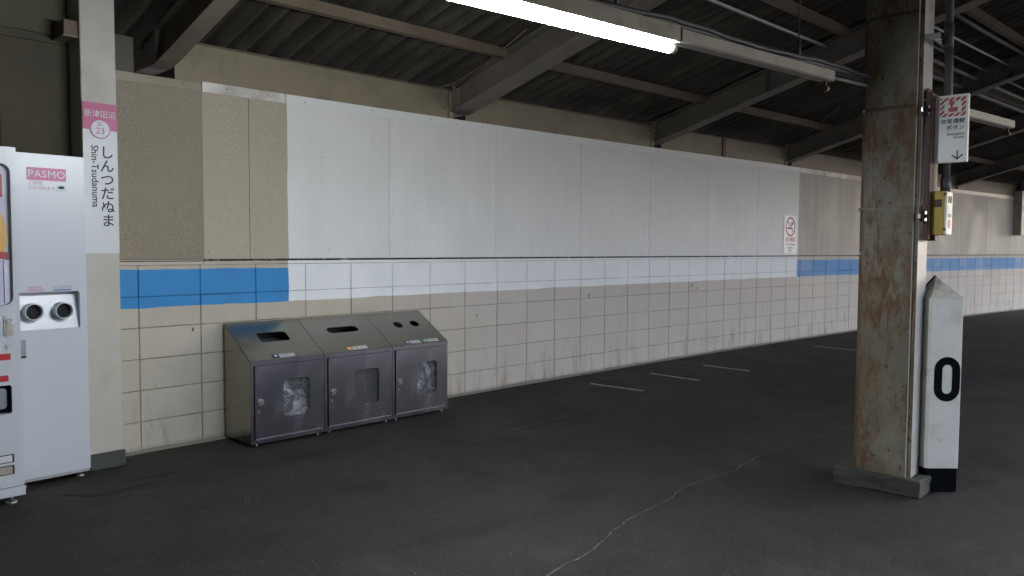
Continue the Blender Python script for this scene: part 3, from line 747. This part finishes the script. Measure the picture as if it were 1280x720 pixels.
# front as a plate with a recess opening
rx0, rx1, rz0, rz1 = -.045, .293, .862, 1.068
holed(bm, BX0, BX1, .05, 1.818, [rrect(rx0, rx1, rz0, rz1, .012)], 0, .014)
obj('front_door', bm, WHITEM, rb)
bm = bmesh.new(); box(bm, BX0, BX0+.012, .0145, .29, .05, 1.818); box(bm, BX1-.012, BX1, .0145, .29, .05, 1.818); box(bm, BX0+.012, BX1-.012, .0145, .29, 1.80, 1.818); box(bm, BX0+.012, BX1-.012, .0145, .29, .05, .062); box(bm, BX0+.012, BX1-.012, .278, .29, .062, 1.80)
obj('cabinet', bm, WHITEM, rb)
# recess: slanting back plate (top deeper)
bm = bmesh.new()
A = [(rx0, .016, rz0), (rx1, .016, rz0), (rx1, .06, rz1), (rx0, .06, rz1)]
B = [(rx0, .016, rz0), (rx1, .016, rz0), (rx1, .016, rz1), (rx0, .016, rz1)]
va = [bm.verts.new(c) for c in A]; vt = [bm.verts.new(B[2]), bm.verts.new(B[3])]
bm.faces.new(va); bm.faces.new((va[3], va[2], vt[0], vt[1])); bm.faces.new((va[1], vt[0], va[2])); bm.faces.new((va[0], va[3], vt[1]))
obj('recess', bm, WHITEM, rb)
for xh in (.060, .208):
    z = .962; bm = bmesh.new(); n = 24; ro, ri = .046, .041
    def ring(r, y): return [bm.verts.new((xh+r*math.cos(2*math.pi*k/n), y, z+r*math.sin(2*math.pi*k/n))) for k in range(n)]
    R_ = [ring(ro, .045), ring(ro, -.020), ring(ri, -.022), ring(ri, .012)]
    for A_, B_ in zip(R_, R_[1:]):
        for k in range(n): f = bm.faces.new((A_[k], A_[(k+1)%n], B_[(k+1)%n], B_[k])); f.smooth = True
    bmesh.ops.recalc_face_normals(bm, faces=bm.faces[:])
    hc = obj('hole_collar', bm, WHITEM, rb)
    bm = bmesh.new(); bm.faces.new([bm.verts.new((xh+ri*math.cos(2*math.pi*k/n), .010, z+ri*math.sin(2*math.pi*k/n))) for k in range(n)]); obj('hole_darkness', bm, BLACKM, hc)
bm = bmesh.new(); box(bm, -.010, .018, -.014, -.0005, .715, .815); bevel(bm, .003); hd = obj('handle', bm, CHROME, rb)
bm = bmesh.new(); box(bm, -.009, .017, -.0155, -.0145, .718, .728); obj('handle_slot', bm, BLACKM, hd)
plate(rb, .046, .237, 1.676, 1.744, -.0003, PINKL, 'logo_panel')
text('PASMO', .055, SIGNW, rb, (.1415,-.002,1.708), spacing=1.06)
text('ご利用', .024, PALEPINK, rb, (.05,-.001,1.660), align='LEFT'); text('いただけます', .024, PALEPINK, rb, (.05,-.001,1.632), align='LEFT', sx=.92)
plate(rb, .190, .238, 1.620, 1.655, -.0003, plain('card_green', (.45,.58,.52), .4), 'card_icon', r=.004)
bm = bmesh.new(); prism(bm, [(.212+.017*math.cos(a*math.pi/8), 1.642+.008*math.sin(a*math.pi/8)) for a in range(16)], -.0022, -.0016, 'y'); obj('card_icon_mark', bm, NAVYT, rb)
text('あきかん', .018, PINKL, rb, (.075,-.001,1.093), name='lettering'); plate(rb, .030, .12, 1.077, 1.081, -.0003, PINKL, 'underline')
text('ペットボトル', .016, BLUEP, rb, (.205,-.001,1.093)); plate(rb, .160, .250, 1.074, 1.081, -.0003, BLUEP, 'underline')
bm = bmesh.new(); box(bm, BX0+.01, BX1-.004, .004, .02, .034, .048); obj('bottom_rail', bm, GALV, rb)
for x in (.0, .29):
    bm = bmesh.new(); tube(bm, [(x, .05, 0), (x, .05, .012)], .022, 10); tube(bm, [(x, .05, .01), (x, .05, .05)], .008, 8); obj('foot', bm, GALV, rb)

YM = -.586
vm = thing('vending_machine', 'white drinks vending machine cut off by the left edge, with red price strips', 'vending machine', (1.205, YM, 0), 0)
# local: x 0 is right edge, negative to the left
VW = 1.0
bm = bmesh.new(); holed(bm, -VW, -.0, .10, 1.812, [rrect(-.93, -.026, 1.02, 1.73, .045), rrect(-.40, -.045, .475, .62, .012)], 0, .03); obj('front_door', bm, WHITEM, vm)
bm = bmesh.new(); box(bm, -VW, -.004, .031, .55, .10, 1.81); obj('cabinet', bm, WHITEM, vm)
bm = bmesh.new(); box(bm, -VW, .004, -.004, .10, .048, .096); bevel(bm, .003); obj('skirt', bm, WHITEM, vm)
for x in (-.045, -.95):
    bm = bmesh.new(); tube(bm, [(x, .06, 0), (x, .06, .01)], .026, 12); tube(bm, [(x, .06, .01), (x, .06, .055)], .010, 8); obj('foot', bm, GALV, vm)
plate(vm, -.928, -.027, 1.022, 1.728, .0295, plain('poster_paper', (.62,.62,.78), .4), 'display_backing')
bm = bmesh.new(); prism(bm, [(-.21+.170*math.cos(a*math.pi/16), 1.375+.205*math.sin(a*math.pi/16)) for a in range(32)], .0262, .0278, 'y'); obj('poster_shape', bm, YELLOW, vm)
plate(vm, -.5, -.055, 1.56, 1.68, .0275, RED, 'poster_band', r=.01)
plate(vm, -.30, -.038, 1.255, 1.290, .0250, RED, 'poster_band', r=.012); plate(vm, -.050, -.038, 1.205, 1.265, .0255, RED, 'poster_band')
plate(vm, -.058, -.034, 1.03, 1.25, .0240, plain('pale_lilac', (.72,.72,.9), .4), 'price_card')
# clear bulging cover
bm = bmesh.new()
prev = None
for i in range(9):
    a = math.pi*i/8; y = -.012*math.sin(a)
    x = -.93 + (.903)*i/8
    row = [bm.verts.new((x, y+.004, 1.022)), bm.verts.new((x, y+.004, 1.728))]
    if prev: f = bm.faces.new((prev[0], row[0], row[1], prev[1])); f.smooth = True
    prev = row
obj('clear_cover', bm, ACRYL, vm)
lk = plate(vm, -.072, -.030, .862, .972, -.0003, GALV, 'lock_plate', dy=.006, r=.02)
bm = bmesh.new(); tube(bm, [(-.051, -.006, .945), (-.051, -.016, .945)], .014, 12); obj('lock_barrel', bm, CHROME, lk)
bm = bmesh.new(); box(bm, -.066, -.036, -.010, -.0065, .872, .925); bevel(bm, .002); obj('lock_cover', bm, LGREY, lk)
bm = bmesh.new(); tube(bm, [(-.055, -.0003, .815), (-.055, -.006, .815)], .011, 12); obj('key_cylinder', bm, GALV, vm)
plate(vm, -.40, -.046, .748, .780, -.0003, RED, 'price_strip', r=.002); plate(vm, -.40, -.058, .640, .670, -.0003, RED, 'price_strip', r=.002)
bm = bmesh.new(); prism(bm, rrect(-.398, -.046, .477, .618, .01), .026, .0285, 'y'); obj('delivery_flap', bm, BLACK, vm)
bm = bmesh.new(); prism(bm, rrect(-.39, -.065, .50, .605, .02), .012, .016, 'y'); obj('flap_window', bm, m_clear('smoky_acrylic', (.35,.4,.45), .1, 0, .5), vm)
for z0, z1 in ((.225,.268), (.165,.212)):
    pl = plate(vm, -.40, -.043, z0, z1, -.0003, NAVYT, 'label_frame', r=.003); plate(pl, -.395, -.052, z0+.005, z1-.005, -.0018, SIGNW if z0 > .2 else LGREY, 'label', r=.002)

# ------------------------------------------------------------------ stainless bins
BA = rad(-2.6)
bin0 = Vector((2.548, -.428, 0))
tdir = Vector((math.cos(BA), math.sin(BA), 0))
def hstad(cx, cz, w, h, n=6):
    r = h/2; out = []
    for k in range(n+1): a = -math.pi/2+math.pi*k/n; out.append((cx+w/2-r+r*math.cos(a), cz+r*math.sin(a)))
    for k in range(n+1): a = math.pi/2+math.pi*k/n; out.append((cx-w/2+r+r*math.cos(a), cz+r*math.sin(a)))
    return out
def circ(cx, cz, r, n=20): return [(cx+r*math.cos(2*math.pi*k/n), cz+r*math.sin(2*math.pi*k/n)) for k in range(n)]
BH, BT, BD = .572, .792, .37
binint = plain('shaded_bin_interior', (.03,.03,.033), .7)  # shade inside the bins put into a dark colour
def make_bin(off, W, label, slots, doorlab, stickers, bag):
    t = thing('steel_bin', label, 'bin', bin0 + tdir*off, BA, 'stainless steel bins against the wall')
    # side panels
    for x0, x1 in ((0, .004), (W-.004, W)):
        bm = bmesh.new(); prism(bm, [(0,.022),(BD,.022),(BD,BT-.004),(0,BH-.004)], x0, x1, 'x'); obj('side_panel', bm, INOX, t)
    bm = bmesh.new(); box(bm, .004, W-.004, BD-.004, BD, .022, BT-.006); box(bm, .004, W-.004, .0, BD-.004, .022, .030); obj('back_and_base', bm, binint, t)
    bm = bmesh.new(); prism(bm, [(.004,.031),(BD-.005,.031),(BD-.005,BT-.02),(.004,BH-.03)], .0045, .0065, 'x'); prism(bm, [(.004,.031),(BD-.005,.031),(BD-.005,BT-.02),(.004,BH-.03)], W-.0065, W-.0045, 'x'); obj('shade_liner', bm, binint, t)  # dark side sheets added so the mouths read as shaded
    # sloping top with slots
    L = math.hypot(BD, BT-BH); th = math.atan2(BT-BH, BD)
    bm = bmesh.new(); holed(bm, 0.0005, W-.0005, -.004, L+.004, slots(W, L), -.004, 0)
    # rotate so local z runs up the slope, y normal
    bm.transform(Matrix.Translation((0, -.002, BH)) @ Matrix.Rotation(th-math.pi/2, 4, 'X'))
    obj('sloping_top', bm, INOX, t)
    bm = bmesh.new(); box(bm, 0.0005, W-.0005, -.006, -.0005, BH-.030, BH+.001); box(bm, .0005, .0245, -.004, -.0005, .022, BH-.0305); box(bm, W-.0245, W-.0005, -.004, -.0005, .022, BH-.0305); box(bm, .0247, W-.0247, -.004, -.0005, .022, .0485)
    obj('front_frame', bm, INOX_D, t)
    # door
    x0, x1, z0, z1 = .026, W-.026, .050, BH-.032
    wx0, wx1, wz0, wz1 = W*.42, W*.42+W*.36, .175, .430
    bm = bmesh.new(); holed(bm, x0, x1, z0, z1, [rrect(wx0, wx1, wz0, wz1, .028)], -.014, -.002); obj('door', bm, INOX_D, t)
    dr = t.children[-1]
    bm = bmesh.new(); prism(bm, rrect(wx0-.01, wx1+.01, wz0-.01, wz1+.01, .03), -.0015, .0005, 'y'); obj('window_pane', bm, ACRYL, dr)
    bm = bmesh.new(); tube(bm, [(.062, -.014, .300), (.062, -.020, .300)], .024, 16); tube(bm, [(.062, -.020, .300), (.062, -.030, .300)], [.017, .014], 14); lk = obj('lock', bm, CHROME, dr)
    bm = bmesh.new(); box(bm, .058, .066, -.040, -.030, .285, .315); obj('lock_lever', bm, CHROME, lk) if False else bm.free()
    bm = bmesh.new(); tube(bm, [(.050, -.014, .238), (.050, -.018, .238)], .009, 10); obj('keyhole', bm, CHROME, dr)
    bm = bmesh.new(); box(bm, x0, x1, -.017, -.0145, z0, z0+.008); obj('door_rail', bm, CHROME, dr)
    for x in (.045, W-.045):
        bm = bmesh.new(); tube(bm, [(x, .02, 0), (x, .02, .022)], .009, 8); obj('foot', bm, GALV, t)
    # stickers lying on the front edge of the slope
    for (a, b, m1, txt, ic) in stickers:
        R3 = Matrix.Translation((0, -.002, BH)) @ Matrix.Rotation(th-math.pi/2, 4, 'X')
        bm = bmesh.new(); prism(bm, [(a,.010),(a+.045,.010),(a+.045,.044),(a,.044)], -.0056, -.0042, 'y'); bm.transform(R3); st = obj('sticker_symbol', bm, m1, t)
        bm = bmesh.new(); prism(bm, circ(a+.022, .027, .012, 12), -.0066, -.0058, 'y'); bm.transform(R3); obj('sticker_mark', bm, SIGNW, st)
        bm = bmesh.new(); prism(bm, [(a+.047,.010),(b,.010),(b,.044),(a+.047,.044)], -.0056, -.0042, 'y'); bm.transform(R3); obj('sticker', bm, SIGNW, t)
        q = R3 @ Vector(((a+.047+b)/2, -.0062, .027)); text(txt, .019, ic, t, q, rot=(math.degrees(th), 0, 0), sx=.85)
    # plate behind the bag, interior shade put into its dark colour
    bm = bmesh.new(); box(bm, .03, W-.03, .30, .31, .06, .5); obj('inner_back', bm, binint, t)
    if bag:
        rnd = random.Random(bag); bm = bmesh.new(); nx, nz = 22, 26
        grid = []
        import mathutils
        for j in range(nz+1):
            row = []
            for i in range(nx+1):
                u, v_ = i/nx, j/nz
                x = .04 + (W-.08)*u; z = .06 + .43*v_
                y = .012 + .05*abs(u-.5)**2*4 + .045*mathutils.noise.turbulence(Vector((x*7+bag*3, z*6, bag)), 4, True)
                row.append(bm.verts.new((x, y, z)))
            grid.append(row)
        for j in range(nz):
            for i in range(nx): f = bm.faces.new((grid[j][i], grid[j][i+1], grid[j+1][i+1], grid[j+1][i]))
        back = bmesh.ops.extrude_face_region(bm, geom=bm.faces[:])
        for v_ in [g for g in back['geom'] if isinstance(g, bmesh.types.BMVert)]: v_.co.y += .11
        bb = obj('bin_bag', bm, BAG if bag != 2 else bpy.data.materials['dim_polythene'], None)
        bb.location = t.location; bb.rotation_euler = t.rotation_euler
        bb['label'] = doorlab; bb['category'] = 'bag'
    return t
tt = NT('dim_polythene'); tt.b.inputs['Alpha'].default_value = .35; tt.out((.05,.055,.065), .3, 0, tt.noise(9, 4, .6), .5, .02)
make_bin(0, .548, 'left stainless steel bin with a rectangular mouth in its sloping top',
         lambda W, L: [rrect(W*.30, W*.70, L*.44, L*.68, .02)], 'bright crumpled plastic bag seen through the window of the left bin',
         [(.17, .33, NAVYT, 'その他のゴミ', NAVYT)], 1)
make_bin(.551, .582, 'middle stainless steel bin with one long narrow slot',
         lambda W, L: [hstad(W*.50, L*.60, W*.46, L*.16)], 'dim slack plastic bag behind the window of the middle bin',
         [(.20, .37, ORANGE, '新聞・雑誌', ORANGE)], 2)
make_bin(1.136, .545, 'right stainless steel bin with two round holes in its top',
         lambda W, L: [circ(W*.40, L*.60, .040), circ(W*.70, L*.60, .040)], 'pale crumpled plastic bag behind the window of the right bin',
         [(.14, .28, NAVY, 'カン・ビン', NAVYT), (.31, .46, GREENP, 'ペットボトル', NAVYT)], 3)

# ------------------------------------------------------------------ no smoking notice
a = fr(10.72, .003, 1.277); b = fr(11.085, .003, 1.277); W_ = (b-a).length
ns = thing('no_smoking_notice', 'small no smoking notice stuck on the white boards near the blue stripe', 'notice', a, math.atan2(b.y-a.y, b.x-a.x))
bm = bmesh.new(); box(bm, 0, W_, -.003, 0, 0, .535); obj('notice_panel', bm, plain('notice_paper', (.76,.77,.86), .4, var=.02), ns)
def annulus(cx, cz, ro, ri, y, m, par, name, n=32):
    bm = bmesh.new()
    fo = [bm.verts.new((cx+ro*math.cos(2*math.pi*k/n), y, cz+ro*math.sin(2*math.pi*k/n))) for k in range(n)]
    fi = [bm.verts.new((cx+ri*math.cos(2*math.pi*k/n), y, cz+ri*math.sin(2*math.pi*k/n))) for k in range(n)]
    for k in range(n): bm.faces.new((fo[k], fo[(k+1)%n], fi[(k+1)%n], fi[k]))
    bmesh.ops.solidify(bm, geom=bm.faces[:], thickness=.001); return obj(name, bm, m, par)
annulus(W_/2, .372, .138, .116, -.0045, RED, ns, 'red_ring')
bm = bmesh.new(); prism(bm, [(W_/2-.10,.455),(W_/2-.088,.467),(W_/2+.10,.29),(W_/2+.088,.278)], -.0062, -.005, 'y'); obj('red_bar', bm, RED, ns)
bm = bmesh.new(); prism(bm, [(W_/2-.085,.342),(W_/2+.03,.342),(W_/2+.03,.362),(W_/2-.085,.362)], -.0042, -.0032, 'y'); prism(bm, [(W_/2+.035,.342),(W_/2+.06,.342),(W_/2+.06,.362),(W_/2+.035,.362)], -.0042, -.0032, 'y')
for q in range(3): 
    tube(bm, [(W_/2+.02+.015*q, -.0036, .38+.012*q), (W_/2+.035+.014*q, -.0036, .405+.01*q), (W_/2+.015+.02*q, -.0036, .43+.008*q)], .004, 5)
obj('cigarette_symbol', bm, NAVYT, ns)
text('終日禁煙', .066, RED, ns, (W_/2,-.0042,.185), bold=.001); text('No Smoking', .048, NAVY, ns, (W_/2,-.0042,.122)); text('at all day', .044, NAVY, ns, (W_/2,-.0042,.075)); text('駅長', .038, NAVY, ns, (W_/2,-.0042,.032))

# ------------------------------------------------------------------ fluorescent fittings
LA = Vector((2.899, -3.3303, 2.1605)); LB = Vector((4.1108, -3.5414, 2.1605))
ld = (LB-LA).normalized(); lz = math.atan2(ld.y, ld.x)
def fitting(org, label, lit):
    t = thing('fluorescent_light', label, 'light', org, lz, 'fluorescent fittings hung in a line under the canopy')
    # local x along, z 0 = tube axis
    bm = bmesh.new()
    if lit:
        bm2 = bmesh.new(); tube(bm2, [(-1.19, 0, 0), (-.035, 0, 0)], .0185, 16); obj('tube', bm2, TUBE, t)
        for x in (-.034, -1.225):
            bm2 = bmesh.new(); tube(bm2, [(x, 0, 0), (x+.034, 0, 0)], .0175, 12); box(bm2, x+.004, x+.030, -.012, .012, .0, .052); obj('lampholder', bm2, LGREY, t)
        prof = [(-.034,.024),(.034,.024),(.030,.092),(-.030,.092)]
        prism(bm, prof, -1.26, .0, 'x')
        obj('lamp_body', bm, LGREY, t)
        bm = bmesh.new()
    x1 = 1.215
    prism(bm, [(-.026,.028),(.026,.028),(.033,.035),(.033,.080),(-.033,.080),(-.033,.035)], .012 if lit else 0, x1, 'x')
    obj('channel', bm, LGREY, t)
    for x in (([.0] if False else []) + [x1-.05]):
        bm = bmesh.new(); tube(bm, [(x, 0, -.008), (x+.022, 0, -.008)], .017, 12); box(bm, x+.004, x+.018, -.008, .008, -.004, .028); obj('empty_lampholder', bm, BROWN, t)
        bm = bmesh.new(); tube(bm, [(x+.022, 0, -.008), (x+.036, 0, -.008)], .013, 12); obj('socket_cap', bm, CREAMF, t)
    return t
f1 = fitting(LA, 'lit white fluorescent tube with its long channel, hanging above the bins', True)
f2 = fitting(Vector((5.55, -3.95, 2.13)), 'unlit fluorescent fitting to the right of the rusty column', False)
f2.location = Vector((5.25, -3.74, 2.155))
# hangers
def hang(x, z1, par):
    bm = bmesh.new(); tube(bm, [(x, .0, .09), (x, .0, .20)], .010, 6); tube(bm, [(x, 0, .19), (x, 0, z1)], .0035, 6); obj('hanger', bm, GREYP, par)
hang(-.35, 1.45, f1); hang(.93, 1.5, f1); hang(.2, 1.4, f2)
# duct and taped cable above
bm = bmesh.new(); pts = []
rnd = random.Random(2)
q0 = LA + ld*-1.3
for i in range(40):
    p = LA + ld*(-1.3 + 3.05*i/39); pts.append(p + Vector((0, .015, .108 + .002*math.sin(i*1.7) + rnd.uniform(-.002,.002))))
tube(bm, pts, .022, 7)
pts2 = [p + Vector((.0, -.022, .004 + .008*math.sin(k*.45))) for k, p in enumerate(pts)]
tube(bm, pts2, .012, 6)
pts3 = [p + Vector((.0, .033, -.004)) for k, p in enumerate(pts)]
tube(bm, pts3, .016, 6)
cb = obj('cable_bundle', bm, GREYP); cb['label'] = 'dark cable bundle lying along the top of the lit light fitting'; cb['category'] = 'cable'
bm = bmesh.new(); p0 = LA + ld*1.22 + Vector((0,0,.055)); p1 = LA + ld*1.62 + Vector((0,0,.06)); tube(bm, [p0, p1], .009, 6)
box(bm, p1.x-.012, p1.x+.012, p1.y-.01, p1.y+.01, p1.z-.07, p1.z+.03)
sp_ = obj('feeder_conduit', bm, LGREY); sp_['label'] = 'short pale conduit joining the light channel to the rusty column'; sp_['category'] = 'conduit'

# ------------------------------------------------------------------ duct box at the far right
dx = thing('cable_duct', 'grey cable duct box on the far wall at the right edge', 'duct', fr(19.87, .0, 0), ang(19.87))
bm = bmesh.new(); box(bm, 0, .30, -.16, -.001, 1.66, 2.62); bevel(bm, .006); obj('duct_cover', bm, LGREY, dx)
bm = bmesh.new(); box(bm, .34, .62, -.16, -.001, 2.0, 2.62); bevel(bm, .006); obj('duct_cover', bm, SIGNW, dx)
for x0 in (.05, .42):
    bm = bmesh.new(); tube(bm, [(x0+.1, -.08, 2.55), (x0+.1, -.08, 2.78), (x0+.06, -.08, 2.87), (x0-.03, -.08, 2.93), (x0-.5, -.08, 2.95)], .035, 8); obj('duct_pipe', bm, GREYP, dx)

# ------------------------------------------------------------------ floor markings, cracks, patches
def strip_on_floor(name, pts, wd, m, z=.004, jit=0, seed=1):
    rnd = random.Random(seed); bm = bmesh.new(); rows = []
    pts = [Vector((*p, 0)) for p in pts]
    fine = []
    for a, b in zip(pts, pts[1:]):
        n = max(1, int((b-a).length/.06)) if jit else 1
        for i in range(n): fine.append(a.lerp(b, i/n))
    fine.append(pts[-1]); off = 0
    for i, p in enumerate(fine):
        t = (fine[min(i+1, len(fine)-1)] - fine[max(i-1, 0)]).normalized(); nn = Vector((-t.y, t.x, 0))
        off = off*.9 + rnd.uniform(-jit, jit) if jit else 0
        ww = wd*(1 + (rnd.uniform(-.45,.45) if jit else 0))
        rows.append((bm.verts.new(p + nn*(off+ww/2) + Vector((0,0,z))), bm.verts.new(p + nn*(off-ww/2) + Vector((0,0,z)))))
    for A, B in zip(rows, rows[1:]): bm.faces.new((A[0], A[1], B[1], B[0]))
    bmesh.ops.recalc_face_normals(bm, faces=bm.faces[:])
    for f in bm.faces:
        if f.normal.z < 0: f.normal_flip()
    return obj(name, bm, m, kind='structure')
for (a, b) in (((6.047,-.597),(6.079,-1.18)), ((6.998,-.683),(6.955,-1.28)), ((7.902,-.814),(7.889,-1.376)), ((10.551,-1.067),(10.503,-1.62))):
    strip_on_floor('floor_marking', [a, b], .052, MARK)
for (a, b) in (((6.39,-.43),(6.362,-.64)), ((7.653,-.57),(7.621,-.83)), ((11.6,-1.15),(11.57,-1.5))):
    strip_on_floor('floor_marking', [a, b], .04, m_mark('faint_marking', .45, .7, (.22,.215,.21)) if 'faint_marking' not in bpy.data.materials else bpy.data.materials['faint_marking'])
strip_on_floor('floor_crack', [(1.9,-3.16),(2.344,-3.097),(2.7,-3.10),(2.936,-3.039),(3.4,-3.0),(3.762,-2.94),(4.2,-2.97),(4.675,-2.951),(5.4,-3.0),(6.013,-3.056),(8.617,-3.277),(10.64,-3.47),(14,-3.9)], .010, CRACK, jit=.013, seed=4)
strip_on_floor('floor_crack', [(3.6,-1.35),(4.54,-1.305),(5.366,-1.285),(6.0,-1.15),(6.493,-1.063),(7.467,-1.20),(9,-1.4)], .011, CRACK, jit=.011, seed=9)
# rough join at the foot of the wall and little litter
def blob(cx, cy, rx, ry, m, z=.003, seed=1, name='floor_patch', n=18):
    rnd = random.Random(seed); bm = bmesh.new()
    bm.faces.new([bm.verts.new((cx+rx*(1+rnd.uniform(-.2,.2))*math.cos(2*math.pi*k/n), cy+ry*(1+rnd.uniform(-.2,.2))*math.sin(2*math.pi*k/n), z)) for k in range(n)])
    return obj(name, bm, m, kind='structure')
blob(1.62, -.62, .22, .12, PATCH, seed=2); blob(1.85, -.5, .16, .1, PATCH, seed=3, z=.0045)
bm = bmesh.new(); rnd = random.Random(21)
for i in range(200):
    x = rnd.uniform(1.5, 9); y = rnd.uniform(-4.9, -.6) ; r = rnd.uniform(.001, .0038)
    bmesh.ops.create_icosphere(bm, subdivisions=1, radius=r, matrix=Matrix.Translation((x, y, r*.6)) @ Matrix.Diagonal((1, rnd.uniform(.6,1.4), .6, 1)))
obj('grit', bm, plain('pale_grit', (.30,.28,.25), .8, var=.4, scale=40), kind='stuff')
for ob in C.objects:
    if ob.name.startswith('grit'): ob['label'] = 'scattered pale grit on the asphalt floor'
